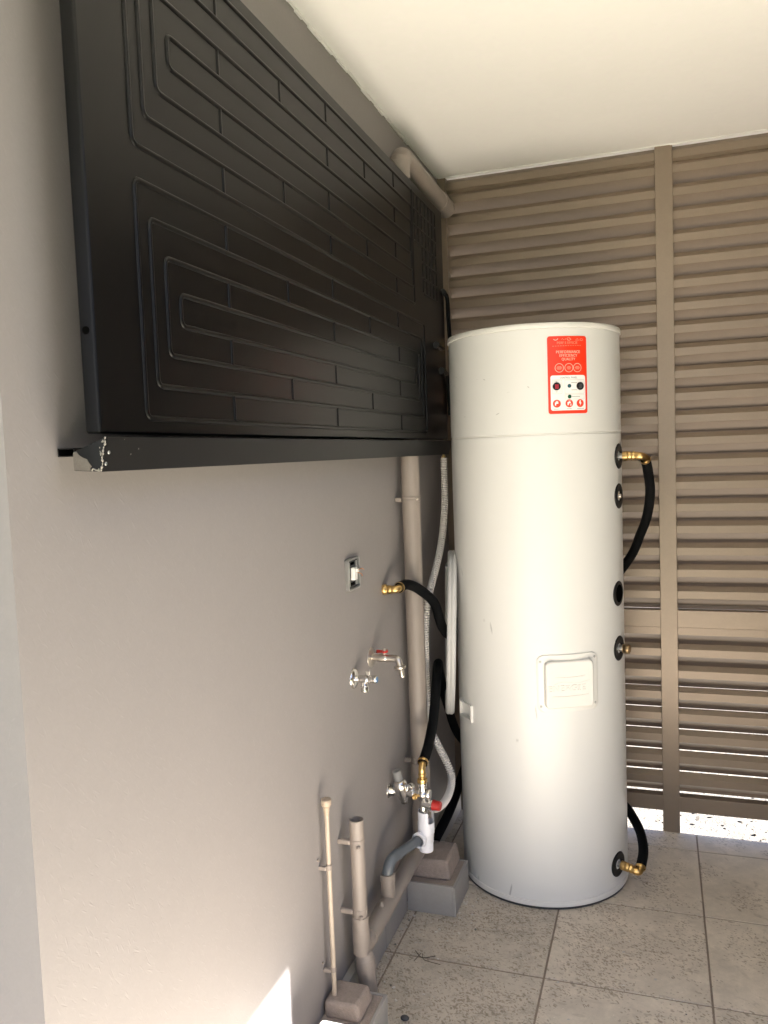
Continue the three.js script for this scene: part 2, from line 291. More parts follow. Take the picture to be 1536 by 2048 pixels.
// ------------------------------------------------------------------ black evaporator panel
const panel = thing('evaporator_panel', 'large black metal panel with raised channel pattern high on the wall', 'panel', null, [0.055, 1.55, 1.27]);
const F = 0.0805;                                         // the plane of its face
part('plate', new RoundedBoxGeometry(0.026, 0.835, 2.0075, 4, 0.004).translate(F - 0.013, 1.9705, 1.2698), M.black, panel);
{
  const K = k => 1.5772 + 0.05186 * k, RR = 0.0049;
  const flat = g => { g.scale(0.85, 1, 1); g.translate(F - 0.0006, 0, 0); return g; };
  const ridge = (pts, closed) => {                       // rounded polyline in (z, y)
    const rad = 0.014, path = new THREE.CurvePath(), n = pts.length, v = pts.map(p => V(0, p[1], p[0]));
    const seg = (a, b) => path.add(new THREE.LineCurve3(a, b));
    let last = closed ? null : v[0], first = null;
    for (let i = closed ? 0 : 1; i < (closed ? n : n - 1); i++) {
      const c = v[i], a = v[(i - 1 + n) % n].clone().sub(c).normalize(), b = v[(i + 1) % n].clone().sub(c).normalize();
      const s = c.clone().addScaledVector(a, rad), e = c.clone().addScaledVector(b, rad);
      if (last) seg(last, s); else first = s;
      path.add(new THREE.QuadraticBezierCurve3(s, c, e)); last = e;
    }
    seg(last, closed ? first : v[n - 1]);
    return flat(new THREE.TubeGeometry(path, 620, RR, 8, false));
  };
  const left = [2.16, 2.126, 2.088, 2.049], right = [0.553, 0.592, 0.632, 0.674], rightU = [0.655, 0.664, 0.674, 0.684];
  for (let l = 0; l < 4; l++) {
    part('channel_ridge', ridge([[left[l], K(l)], [left[l], K(7 - l)], [right[l], K(7 - l)], [right[l], K(l)]], true), M.black, panel);
    part('channel_ridge', ridge([[left[l], K(8 + l)], [left[l], K(15 - l)], [rightU[l], K(15 - l)], [rightU[l], K(8 + l)]], true), M.black, panel);
  }
  const tie = (z, k) => part('tie_ridge', flat(cyl([0, K(k) + 0.003, z], [0, K(k + 1) - 0.003, z], RR * 0.85, RR * 0.85, 8)), M.black, panel);
  for (const z of [1.884, 1.369, 0.845]) for (const k of [0, 2, 4, 6, 8, 10, 12, 14]) tie(z, k);
  for (const z of [1.625, 1.104]) for (const k of [1, 5, 9, 13]) tie(z, k);
  const tick = (z, k) => part('grid_ridge', flat(cyl([0, K(k) + 0.004, z], [0, K(k + 1) - 0.004, z], RR * 0.9, RR * 0.9, 8)), M.black, panel);
  for (let z = 0.37; z < 0.64; z += 0.044) for (const k of [12, 13, 14]) tick(z, k);
  for (let z = 0.37; z < 0.55; z += 0.044) for (const k of [9, 10, 11]) tick(z, k);
  for (const k of [12, 13, 14, 15]) part('grid_ridge', flat(cyl([0, K(k), 0.37], [0, K(k), 0.652], RR * 0.8, RR * 0.8, 8)), M.black, panel);
  for (const k of [9, 10, 11]) part('grid_ridge', flat(cyl([0, K(k), 0.37], [0, K(k), 0.53], RR * 0.8, RR * 0.8, 8)), M.black, panel);
  // bolt hole in the near side flange
  const h = part('bolt_hole', lathe([0.0665, 1.698, 2.2737], [0, 0, 1], [[0, 0.0002], [0.0046, 0.0002], [0.0046, 0.001], [0.0056, 0.001], [0.006, -0.001]], 20), M.hole, panel);
  // pipe ports on the far end
  for (const [y, z] of [[1.885, 0.42], [1.80, 0.36]]) { const p = part('pipe_port', [cyl([F - 0.004, y, z], [F + 0.014, y, z], 0.013), cyl([F + 0.010, y, z], [F + 0.010, y - 0.005, z - 0.06], 0.009), cyl([F + 0.010, y, z + 0.018], [F + 0.010, y, z - 0.018], 0.0125, 0.0125, 6)], M.blackTrim, panel); }
}
// drip gutter under the panel
const gutter = thing('drip_gutter', 'black folded drip gutter under the panel with sealant smeared on its end', 'gutter', null, [0.06, 1.5, 1.26]);
{
  const P = [[0.036, 1.5275], [0.036, 1.501], [0.0815, 1.4985], [0.0935, 1.5470], [0.0885, 1.5482]], t = 0.0012;
  const s = new THREE.Shape(); P.forEach((p, i) => i ? s.lineTo(...p) : s.moveTo(...p));
  [[0.0885, 1.5468], [0.0920, 1.5458], [0.0805, 1.5], [0.0373, 1.5024], [0.0373, 1.5275]].forEach(p => s.lineTo(...p)); s.closePath();
  part('channel', new THREE.ExtrudeGeometry(s, { depth: 2.004, bevelEnabled: true, bevelThickness: 0.0003, bevelSize: 0.0003, bevelSegments: 1 }).translate(0, 0, 0.272), M.blackTrim, gutter);
  const c = new THREE.Shape(); [[0.036, 1.5275], [0.036, 1.501], [0.0815, 1.4985], [0.0935, 1.5470]].forEach((p, i) => i ? c.lineTo(...p) : c.moveTo(...p)); c.closePath();
  const cap = part('end_cap', new THREE.ExtrudeGeometry(c, { depth: 0.0016, bevelEnabled: false }).translate(0, 0, 2.2772), M.blackTrim, gutter);
  part('end_cap', new THREE.ExtrudeGeometry(c, { depth: 0.0016, bevelEnabled: false }).translate(0, 0, 0.2690), M.blackTrim, gutter);
  const d = new THREE.Shape(); [[0.0362, 1.527], [0.0362, 1.5015], [0.066, 1.4998], [0.064, 1.503], [0.0665, 1.507], [0.062, 1.512], [0.060, 1.5165], [0.053, 1.519], [0.046, 1.523], [0.042, 1.5285]].forEach((p, i) => i ? d.lineTo(...p) : d.moveTo(...p)); d.closePath();
  part('paint_patch', new THREE.ExtrudeGeometry(d, { depth: 0.0008, bevelEnabled: false }).translate(0, 0, 2.2789), painted([0.13, 0.115, 0.10], 0.5, 0.5, 0.05), gutter, 'taupe paint brushed over the gutter end');
  seed = 5; const bead = []; for (let k = 0; k <= 12; k++) { const t = k / 12; bead.push([0.0935 - 0.012 * t - 0.0008 + (rnd() - 0.5) * 0.002, 1.5475 - 0.049 * t, 2.2785 + (rnd() - 0.5) * 0.001]); }
  part('sealant_bead', [wavyTube(bead, x => 0.0011 + 0.0009 * Math.sin(x * 400) * Math.sin(x * 930 + 1), 90, 8), tube([[0.066, 1.5, 2.279], [0.069, 1.503, 2.2793], [0.073, 1.501, 2.279], [0.079, 1.4995, 2.279]], 0.0011, 20, 6)], M.sealant, gutter);
  const sm = []; for (let k = 0; k < 7; k++) { const t = rnd(), u = rnd() * 0.5; const x = 0.0895 - 0.010 * t - u * 0.012, y = 1.545 - 0.045 * t; sm.push(new THREE.IcosahedronGeometry(0.0006 + rnd() * 0.0012, 0).scale(1, 1 + rnd() * 2, 0.5).translate(x, y, 2.279)); }
  for (let k = 0; k < 5; k++) { const t = rnd() * 0.5; sm.push(new THREE.IcosahedronGeometry(0.0008 + rnd() * 0.0010, 0).scale(0.4, 1.5 + rnd() * 2, 0.8).translate(0.0928 - 0.0118 * t, 1.5455 - 0.048 * t, 2.27 - rnd() * 0.11)); }
  part('sealant_smear', sm, M.sealant, gutter);
  for (const [y, z] of [[1.5255, 2.268], [1.5095, 2.271]]) part('rivet', new THREE.SphereGeometry(0.0028, 12, 8).scale(0.5, 1, 1).translate(0.0815 + (y - 1.4985) / 0.0485 * 0.012 + 0.0002, y, z), M.steel, gutter);
  const r = new THREE.Shape(); r.moveTo(0.003, 1.5215); r.lineTo(0.0325, 1.5215); r.lineTo(0.0325, 1.534); r.lineTo(0.003, 1.534); r.closePath();
  const hh = new THREE.Path(); hh.moveTo(0.0045, 1.523); hh.lineTo(0.0045, 1.5325); hh.lineTo(0.031, 1.5325); hh.lineTo(0.031, 1.523); hh.closePath(); r.holes.push(hh);
  part('mounting_rail', new THREE.ExtrudeGeometry(r, { depth: 1.9, bevelEnabled: false }).translate(0, 0, 0.372), M.blackTrim, gutter);
}

// ------------------------------------------------------------------ water heater
const TX = 0.4183, TZ = 0.3774, TR = 0.29;
const rad = (th, r, y) => [TX + r * Math.cos(th), y, TZ + r * Math.sin(th)];
const heater = thing('water_heater', 'tall white cylindrical water heater standing in the corner', 'water heater', null, [TX, 0, TZ]);
{
  const prof = [[0, 0.0285], [0.2895, 0.0285], [0.29, 0.029], [TR, 1.5475], [0.2895, 1.549], [0, 1.549]];
  let bodyG = new THREE.LatheGeometry(prof.map(p => new THREE.Vector2(...p)), 160); bodyG.computeVertexNormals();
  bodyG = new THREE.LatheGeometry(prof.map(p => new THREE.Vector2(...p)), 160);
  const cut = new Brush(box(-0.045, 0.045, -0.026, 0.026, -0.028, 0.05));
  const hth = 2.50, hy = 0.613; cut.position.set(...rad(hth, TR, hy)); cut.rotation.y = Math.PI / 2 - hth; cut.updateMatrixWorld();
  const bb = new Brush(bodyG); bb.position.set(TX, 0, TZ); bb.updateMatrixWorld();
  const ev = new Evaluator(); ev.attributes = ['position', 'normal', 'uv']; ev.useGroups = false;
  const res = ev.evaluate(bb, cut, SUBTRACTION);
  const bg = res.geometry; bg.clearGroups(); if (!res.matrix.equals(new THREE.Matrix4())) bg.applyMatrix4(res.matrix);
  part('body', bg, M.tank, heater);
  const L = (p, m, n, seg = 160) => part(n, new THREE.LatheGeometry(p.map(q => new THREE.Vector2(...q)), seg).translate(TX, 0, TZ), m, heater);
  L([[0.284, 0], [0.2885, 0.001], [0.2885, 0.0105], [0.284, 0.0105]], M.darkGrey, 'base_ring');
  L([[0.285, 0.009], [0.2912, 0.0095], [0.2920, 0.0115], [0.2920, 0.0255], [0.2912, 0.0272], [0.2885, 0.0276], [0.2885, 0.0287]], M.tankTrim, 'bottom_band');
  L([[0.285, 1.548], [0.2888, 1.5485], [0.2888, 1.5545], [0.285, 1.555]], M.tankTrim, 'seam_ring');
  L([[0.2888, 1.5545], [TR, 1.5560], [TR, 1.878], [0.2888, 1.8788]], M.tank, 'upper_casing');
  L([[0.2888, 1.8788], [0.2925, 1.8793], [0.2935, 1.8806], [0.2935, 1.890], [0.291, 1.8965], [0.285, 1.898], [0, 1.899]], M.tankTrim, 'top_cap');
  // recessed carrying handle on the wall side
  const hm = new THREE.Group(); hm.name = 'carry_handle'; hm.position.set(...rad(hth, TR, hy)).sub(heater.position); hm.rotation.y = Math.PI / 2 - hth; heater.add(hm);
  const fr = new THREE.Shape(); fr.moveTo(-0.047, -0.028); fr.lineTo(0.047, -0.028); fr.lineTo(0.047, 0.028); fr.lineTo(-0.047, 0.028); fr.closePath();
  const fh = new THREE.Path(); fh.moveTo(-0.0425, -0.0235); fh.lineTo(-0.0425, 0.0235); fh.lineTo(0.0425, 0.0235); fh.lineTo(0.0425, -0.0235); fh.closePath(); fr.holes.push(fh);
  const fg = new THREE.ExtrudeGeometry(fr, { depth: 0.013, bevelEnabled: true, bevelSize: 0.0008, bevelThickness: 0.0008, bevelSegments: 1 }); fg.translate(0, 0, -0.009);
  const fm = new THREE.Mesh(fg, M.tankTrim); fm.name = 'rim'; hm.add(fm);
  const ws = new THREE.Shape(); ws.moveTo(-0.0424, -0.0275); ws.lineTo(0.0424, -0.0275); ws.lineTo(-0.0424, -0.004); ws.closePath();
  const wg = new THREE.ExtrudeGeometry(ws, { depth: 0.046, bevelEnabled: false }); wg.rotateX(Math.PI / 2); wg.translate(0, 0.023, 0.0);
  const wm = new THREE.Mesh(wg, M.tankTrim); wm.name = 'scoop'; hm.add(wm);
}
function curvedPatch(thc, w, y0, y1, R, thick, r, nu = 24, nv = 40) {   // rounded sheet lying on the casing, its uv 0..1
  const pos = [], uv = [], idx = [], h = y1 - y0, vs = [];
  for (let k = 0; k <= 8; k++) vs.push(r * (1 - Math.cos(k / 8 * Math.PI / 2)));
  for (let k = 1; k < nv; k++) vs.push(r + (h - 2 * r) * k / nv);
  for (let k = 0; k <= 8; k++) vs.push(h - r + r * Math.sin(k / 8 * Math.PI / 2));
  const add = (s, v, rr) => { const th = thc - s / TR; const p = rad(th, rr, y0 + v); pos.push(...p); uv.push(s / w + 0.5, v / h); };
  for (const v of vs) {
    const d = Math.min(v, h - v), hw = d < r ? w / 2 - r + Math.sqrt(Math.max(0, r * r - (r - d) * (r - d))) : w / 2;
    add(-hw, v, R); for (let i = 0; i <= nu; i++) add(-hw + 2 * hw * i / nu, v, R + thick); add(hw, v, R);
  }
  const c = nu + 3;
  for (let j = 0; j + 1 < vs.length; j++) for (let i = 0; i + 1 < c; i++) { const a = j * c + i, b = a + 1, e = a + c, f = e + 1; idx.push(a, b, e, b, f, e); }
  // close bottom and top edges
  const lastRow = (vs.length - 1) * c;
  for (const [row, flip] of [[0, true], [lastRow, false]]) { const base = pos.length / 3; for (let i = 0; i <= nu; i++) { const q = row + 1 + i; const s = (uv[q * 2] - 0.5) * w, v = row ? h : 0; add(s, v, R); } for (let i = 0; i < nu; i++) { const a = row + 1 + i, b = a + 1, e = base + i, f = e + 1; if (flip) idx.push(a, e, b, b, e, f); else idx.push(a, b, e, b, f, e); } }
  let g = new THREE.BufferGeometry(); g.setAttribute('position', new THREE.Float32BufferAttribute(pos, 3)); g.setAttribute('uv', new THREE.Float32BufferAttribute(uv, 2)); g.setIndex(idx); g.computeVertexNormals();
  return g;
}
const font = await new FontLoader().loadAsync('fonts/droid/droid_sans_regular.typeface.json');
{
  const cv = document.createElement('canvas'); cv.width = 544; cv.height = 1024; const c = cv.getContext('2d');
  c.fillStyle = '#ef3a1c'; c.fillRect(0, 0, 544, 1024);
  c.textAlign = 'center'; c.textBaseline = 'middle';
  const txt = (t, x, y, px, col, wt = '') => { c.font = wt + ' ' + px + 'px sans-serif'; c.fillStyle = col; c.fillText(t, x, y); };
  c.strokeStyle = '#ffd9c8'; c.lineWidth = 7; c.beginPath(); c.arc(110, 18, 34, 0.4, 2.5); c.stroke();
  c.lineWidth = 3; c.beginPath(); for (let k = 0; k < 6; k++) { c.moveTo(190 + k * 24, 48); c.lineTo(204 + k * 24, 30 + (k % 2) * 12); } c.stroke();
  c.beginPath(); c.ellipse(288, 40, 24, 20, 0, 0, 7); c.stroke(); c.beginPath(); c.ellipse(470, 48, 20, 12, 0, 0, 7); c.stroke();
  c.beginPath(); c.moveTo(378, 54); c.lineTo(440, 54); c.moveTo(400, 36); c.lineTo(418, 36); c.stroke();
  txt('PERF E EFFICIE', 268, 88, 44, '#ffa58c'); c.fillStyle = '#ffa58c'; for (let k = 0; k < 12; k++) c.fillRect(66 + k * 34, 128 - k * 0.6, 22, 5);
  txt('PERFORMANCE', 278, 208, 49, '#ffd2c2'); txt('EFFICIENCY', 278, 256, 48, '#ffd2c2'); txt('QUALITY', 278, 304, 48, '#ffd2c2');
  for (const [x, w] of [[152, 78], [282, 60], [402, 74]]) { c.strokeStyle = '#ffd7c6'; c.lineWidth = 6; c.beginPath(); c.arc(x, 418, 56, 0, 7); c.stroke(); c.fillStyle = '#f5a48f'; for (let k = 0; k < 3; k++) { const ww = w * (k === 1 ? 1 : 0.7); c.fillRect(x - ww / 2, 400 + k * 15, ww, 8); } }
  const rr = (x, y, w, h, r) => { c.beginPath(); c.moveTo(x + r, y); c.arcTo(x + w, y, x + w, y + h, r); c.arcTo(x + w, y + h, x, y + h, r); c.arcTo(x, y + h, x, y, r); c.arcTo(x, y, x + w, y, r); c.closePath(); };
  c.fillStyle = '#f3f1ee'; rr(32, 516, 484, 466, 30); c.fill();
  txt('CONTROL PANEL', 278, 548, 32, '#5a5450');
  c.strokeStyle = '#bdb9b6'; c.lineWidth = 3; c.beginPath(); c.moveTo(54, 572); c.lineTo(500, 572); c.stroke();
  rr(54, 582, 128, 176, 10); c.stroke(); rr(222, 582, 280, 176, 10); c.stroke(); rr(222, 772, 280, 62, 10); c.stroke();
  c.fillStyle = '#55504d'; for (const [x, y, w] of [[104, 598, 12], [98, 730, 26], [312, 612, 76], [312, 708, 76], [318, 796, 110], [72, 958, 72], [240, 958, 72], [390, 958, 96]]) for (let k = 0; k < w; k += 9) c.fillRect(x + k, y, 6, 7);
  for (const [x, type] of [[110, 0], [278, 1], [434, 2]]) {
    c.fillStyle = '#ee4526'; c.beginPath(); c.arc(x, 890, 52, 0, 7); c.fill(); c.fillStyle = '#fff';
    if (type < 2) { c.fillRect(x - 26, 872, 46, 18); c.fillRect(x - 26, 872, 17, 42); c.fillRect(x - 2, 858, 8, 16); c.fillRect(x - 14, 856, 32, 7); if (type) { for (const [dx, dy] of [[14, 910], [26, 902], [22, 920]]) { c.beginPath(); c.arc(x + dx, dy, 6, 0, 7); c.fill(); } } }
    else { c.beginPath(); c.moveTo(x - 8, 852); c.lineTo(x + 14, 852); c.lineTo(x + 4, 880); c.lineTo(x + 20, 882); c.lineTo(x - 6, 930); c.lineTo(x + 0, 896); c.lineTo(x - 16, 892); c.closePath(); c.fill(); }
  }
  const tex = new THREE.CanvasTexture(cv); tex.colorSpace = THREE.SRGBColorSpace; tex.anisotropy = 8;
  const LC = 1.047, LW = 0.131, Y0 = 1.6135, Y1 = 1.8535;
  const lab = part('control_label', curvedPatch(LC, LW, Y0, Y1, TR, 0.0012, 0.008), new THREE.MeshPhysicalMaterial({ map: tex, roughness: 0.32 }), heater, 'red printed label with a white control panel');
  const onLabel = (u, v) => [LC - (u / 544 - 0.5) * LW / TR, Y1 - v / 1024 * (Y1 - Y0)];
  const knob = (u, v, r, m, name, prof) => { const [th, y] = onLabel(u, v); const mm = new THREE.Mesh(lathe(rad(th, TR + 0.001, y), [Math.cos(th), 0, Math.sin(th)], prof), m); mm.name = name; lab.add(mm); return [th, y]; };
  const dial = r => [[r, 0], [r, 0.004], [r * 0.9, 0.0052], [r * 0.72, 0.0052], [r * 0.68, 0.0035], [0, 0.0035]];
  const [t1, y1] = knob(110, 662, 0.0122, M.blackTrim, 'switch', dial(0.0122));
  const [t2, y2] = knob(434, 662, 0.0122, M.blackTrim, 'switch', dial(0.0122));
  const rock = (t, y, m) => { const g = box(-0.0058, 0.0058, -0.0072, 0.0072, 0.002, 0.0062, 0.0015); g.rotateX(0.12); g.rotateY(Math.PI / 2 - t); g.translate(...rad(t, TR + 0.001, y)); const q = new THREE.Mesh(g, m); q.name = 'rocker'; lab.add(q); };
  rock(t1, y1, new THREE.MeshPhysicalMaterial({ color: new THREE.Color().setRGB(0.38, 0.03, 0.05), roughness: 0.25 })); rock(t2, y2, M.darkGrey);
  const lamp = r => [[r, 0], [r, 0.002], [r * 0.8, 0.0035], [0, 0.0042]];
  knob(282, 658, 0.006, new THREE.MeshPhysicalMaterial({ color: new THREE.Color().setRGB(0.02, 0.10, 0.13), roughness: 0.15 }), 'indicator', lamp(0.006));
  knob(282, 800, 0.006, new THREE.MeshPhysicalMaterial({ color: new THREE.Color().setRGB(0.01, 0.10, 0.05), roughness: 0.15 }), 'indicator', lamp(0.006));
}
{
  // white bolted cover with a raised centre and embossed lettering
  const CC = 1.112, cw = 0.206, y0 = 0.662, y1 = 0.848;
  const cover = part('access_cover', curvedPatch(CC, cw, y0, y1, TR, 0.0035, 0.024), M.tankTrim, heater);
  const R0 = TR, rot = g => { g.rotateY(Math.PI / 2 - CC); g.translate(TX, 0, TZ); return g; };
  const s = new THREE.Shape(), hw = 0.0805, hy0 = y0 + 0.013, hy1 = y1 - 0.018, r = 0.02;
  s.moveTo(-hw + r, hy0); s.lineTo(hw - r, hy0); s.quadraticCurveTo(hw, hy0, hw, hy0 + r); s.lineTo(hw, hy1 - r); s.quadraticCurveTo(hw, hy1, hw - r, hy1); s.lineTo(-hw + r, hy1); s.quadraticCurveTo(-hw, hy1, -hw, hy1 - r); s.lineTo(-hw, hy0 + r); s.quadraticCurveTo(-hw, hy0, -hw + r, hy0);
  const FZ = R0 + 0.0125;
  const bulge = rot(new THREE.ExtrudeGeometry(s, { depth: 0.012, bevelEnabled: true, bevelThickness: 0.008, bevelSize: 0.007, bevelOffset: -0.007, bevelSegments: 4, curveSegments: 8 }).translate(0, 0, FZ - 0.020));
  const bm = new THREE.Mesh(bulge, M.tankTrim); bm.name = 'raised_centre'; cover.add(bm);
  const tg = new TextGeometry('ENERGIE', { font, size: 0.0185, depth: 0.0018, curveSegments: 4, bevelEnabled: true, bevelThickness: 0.0005, bevelSize: 0.0003, bevelSegments: 1 }); tg.computeBoundingBox(); const bx = tg.boundingBox;
  tg.scale(1.28, 1, 1); tg.translate(-(bx.max.x + bx.min.x) / 2 * 1.28 + 0.006, 0.733, FZ - 0.0002);
  const tm = new THREE.Mesh(rot(tg), M.tankTrim); tm.name = 'lettering'; cover.add(tm);
  const sw = rot(tube([[-0.055, 0.755, FZ], [-0.03, 0.7615, FZ], [0, 0.7595, FZ], [0.03, 0.757, FZ], [0.066, 0.764, FZ]], 0.0009, 40, 6));
  const sm = new THREE.Mesh(sw, M.tankTrim); sm.name = 'swoosh'; cover.add(sm);
  const brow = (y, w) => { const g = rot(tube([[-w, y + 0.001, FZ - 0.0006], [-w * 0.4, y - 0.0015, FZ], [w * 0.4, y - 0.0010, FZ], [w, y + 0.002, FZ - 0.0006]], 0.0016, 30, 8)); const m = new THREE.Mesh(g, M.tankTrim); m.name = 'moulded_line'; cover.add(m); };
  brow(0.7775, 0.05); brow(0.716, 0.06);
  for (const [du, y] of [[-0.091, y1 - 0.021], [0.091, y1 - 0.016], [-0.091, y0 + 0.019], [0.091, y0 + 0.019]]) {
    const th = CC - du / TR; const q = new THREE.Mesh(lathe(rad(th, TR + 0.003, y), [Math.cos(th), 0, Math.sin(th)], [[0.0042, 0], [0.0042, 0.0012], [0.003, 0.0022], [0.0016, 0.0022], [0.0013, 0.0010], [0, 0.0010]], 14), M.steel); q.name = 'screw'; cover.add(q);
  }
}
const out = th => [Math.cos(th), 0, Math.sin(th)];
function grommet(th, y) { return part('port_grommet', lathe(rad(th, TR - 0.004, y), out(th), [[0.042, 0], [0.042, 0.0045], [0.0405, 0.0062], [0.036, 0.0066], [0.020, 0.0062], [0.0165, 0.005], [0.0155, -0.006], [0, -0.006]], 40), M.blackTrim, heater); }
function sub(parent, name, geo, mat) { const m = new THREE.Mesh(Array.isArray(geo) ? merge(geo) : geo, mat); m.name = name; parent.add(m); return m; }
{
  const g1 = grommet(0.205, 1.4725); sub(g1, 'nipple', lathe(rad(0.205, TR - 0.008, 1.4725), out(0.205), [[0.010, 0], [0.010, 0.030]]), M.steel);
  const g2 = grommet(0.225, 1.3405); sub(g2, 'plug', [lathe(rad(0.225, TR - 0.006, 1.3405), out(0.225), [[0.012, 0], [0.012, 0.007], [0.0075, 0.007], [0.0075, 0.013], [0.005, 0.0145], [0, 0.0145]], 16)], M.nickel);
  const g3 = grommet(0.30, 1.017); sub(g3, 'hollow', lathe(rad(0.30, TR - 0.004, 1.017), out(0.30), [[0.030, 0.0072], [0.027, 0.0078], [0.022, 0.0078], [0.018, 0.006], [0, 0.0055]], 30), M.hole);
  const g4 = grommet(0.305, 0.8325); const o4 = out(0.305), a4 = rad(0.305, TR - 0.006, 0.8325);
  sub(g4, 'nipple', lathe(a4, o4, [[0.0115, 0], [0.0115, 0.022]]), M.steel); sub(g4, 'hex_plug', [lathe(a4, o4, [[0.0145, 0.020], [0.0145, 0.024], [0, 0.024]], 20), lathe(a4, o4, [[0, 0.0235], [0.0165, 0.0235], [0.0165, 0.040], [0.013, 0.0425], [0, 0.0425]], 6)], M.bronze);
  const g5 = grommet(0.43, 0.1005); sub(g5, 'nipple', lathe(rad(0.43, TR - 0.008, 0.1005), out(0.43), [[0.010, 0], [0.010, 0.030]]), M.steel);
}
// ------------------------------------------------------------------ hoses on the heater
function fittingTo(th, y, r0, len, parent, mat) {         // hex nut, collar, hex, stub, along the port axis
  const o = out(th), a = rad(th, TR + r0, y);
  part('union_nut', lathe(a, o, [[0, 0], [0.0155, 0], [0.0165, 0.0015], [0.0165, 0.015], [0.0155, 0.0165], [0, 0.0165]], 6), mat, parent);
  part('coupling', [lathe(a, o, [[0.0125, 0.0165], [0.0145, 0.018], [0.0145, 0.026], [0.012, 0.0275], [0.012, 0.030], [0.0145, 0.0315], [0.0145, 0.038], [0.011, 0.040], [0.011, len], [0, len]], 20)], mat, parent);
}
const hose1 = thing('hot_water_hose', 'black insulated hose looping from the top brass port round behind the heater to the wall', 'hose');
{
  fittingTo(0.205, 1.4725, 0.014, 0.052, hose1, M.brass);
  const o = out(0.205), e = rad(0.205, TR + 0.070, 1.4705);
  part('elbow', [tube([rad(0.205, TR + 0.05, 1.4725), e, [e[0] + 0.012, 1.466, e[2] - 0.010], [e[0] + 0.020, 1.455, e[2] - 0.024]], 0.0125, 24)], M.brass, hose1);
  part('ferrule', lathe([e[0] + 0.014, 1.461, e[2] - 0.014], [0.35, -0.65, -0.7], [[0.0165, 0], [0.0175, 0.002], [0.0175, 0.008], [0.0165, 0.010]], 20), M.brass, hose1);
  part('hose', tube([[e[0] + 0.016, 1.458, e[2] - 0.018], [0.793, 1.418, 0.375], [0.7985, 1.345, 0.315], [0.787, 1.26, 0.255], [0.763, 1.19, 0.21], [0.72, 1.09, 0.14], [0.62, 0.97, 0.055], [0.45, 0.905, 0.042], [0.28, 0.885, 0.046], [0.16, 0.875, 0.075], [0.09, 0.855, 0.20], [0.094, 0.848, 0.33], [0.110, 0.852, 0.44], [0.111, 0.872, 0.505], [0.108, 0.915, 0.558], [0.098, 0.998, 0.605], [0.075, 1.060, 0.70], [0.058, 1.088, 0.775], [0.047, 1.0865, 0.825]], 0.0165, 220, 16), M.rubber, hose1);
  part('wall_elbow', [cyl([-0.004, 1.083, 0.846], [0.006, 1.083, 0.846], 0.0165, 0.0165, 6), lathe([0.004, 1.083, 0.846], [1, 0, 0], [[0.0165, 0], [0.0165, 0.008], [0.011, 0.009], [0.011, 0.013], [0.0135, 0.0145], [0.0135, 0.022], [0.0115, 0.0235], [0.0115, 0.03]], 20), tube([[0.028, 1.083, 0.846], [0.040, 1.0835, 0.845], [0.0475, 1.085, 0.836], [0.0478, 1.086, 0.822]], 0.0122, 20)], M.brass, hose1);
  part('ferrule', lathe([0.0476, 1.0862, 0.8305], [0, 0.05, -1], [[0.0165, 0], [0.0175, 0.002], [0.0175, 0.008], [0.0165, 0.010]], 20), M.brass, hose1);
}
const hose2 = thing('cold_water_hose', 'black insulated hose from the bottom brass port round behind the heater to the brass elbow', 'hose');
{
  fittingTo(0.43, 0.1005, 0.012, 0.048, hose2, M.brass);
  const e = rad(0.43, TR + 0.064, 0.097);
  part('elbow', tube([rad(0.43, TR + 0.045, 0.1005), e, [e[0] + 0.010, 0.097, e[2] - 0.004], [e[0] + 0.016, 0.108, e[2] - 0.020]], 0.0122, 24), M.brass, hose2);
  part('ferrule', lathe([e[0] + 0.0125, 0.101, e[2] - 0.012], [0.2, 0.6, -0.8], [[0.0165, 0], [0.0175, 0.002], [0.0175, 0.008], [0.0165, 0.010]], 20), M.brass, hose2);
  part('hose', tube([[e[0] + 0.015, 0.106, e[2] - 0.018], [0.762, 0.131, 0.445], [0.752, 0.155, 0.37], [0.728, 0.172, 0.30], [0.69, 0.182, 0.21], [0.60, 0.19, 0.09], [0.42, 0.20, 0.042], [0.22, 0.24, 0.055], [0.075, 0.36, 0.16], [0.052, 0.55, 0.30], [0.060, 0.70, 0.42], [0.077, 0.760, 0.50], [0.0965, 0.7285, 0.60], [0.108, 0.635, 0.69], [0.112, 0.575, 0.765], [0.112, 0.545, 0.82], [0.110, 0.53, 0.848]], 0.0165, 220, 16), M.rubber, hose2);
}
const hose3 = thing('drain_hose', 'black hose lying low behind the white tundish near the corner', 'hose');
part('hose', tube([[0.16, 0.33, 0.07], [0.10, 0.285, 0.20], [0.09, 0.215, 0.38], [0.086, 0.19, 0.50], [0.075, 0.165, 0.62]], 0.017, 60, 14), M.rubber, hose3);
const coil = thing('hose_coil', 'pale grey plastic hose coiled flat between wall and heater', 'hose');
{
  const pts = [], N = 64; for (let k = 0; k <= N; k++) { const t = k / N * 4.1 * Math.PI + 2.2, off = (k / N - 0.5) * 0.042, z = 0.45 + 0.165 * Math.cos(t); pts.push([0.113 + 0.257 * (z - 0.45) + off * 0.55 + 0.011 * Math.sin(t), 0.862 + 0.285 * Math.sin(t) , z]); }
  part('tube', tube(pts, 0.0108, 360, 12), M.greyHose, coil);
}
const conduit = thing('corrugated_conduit', 'white corrugated drain tube hanging from the gutter down to the tundish', 'conduit');
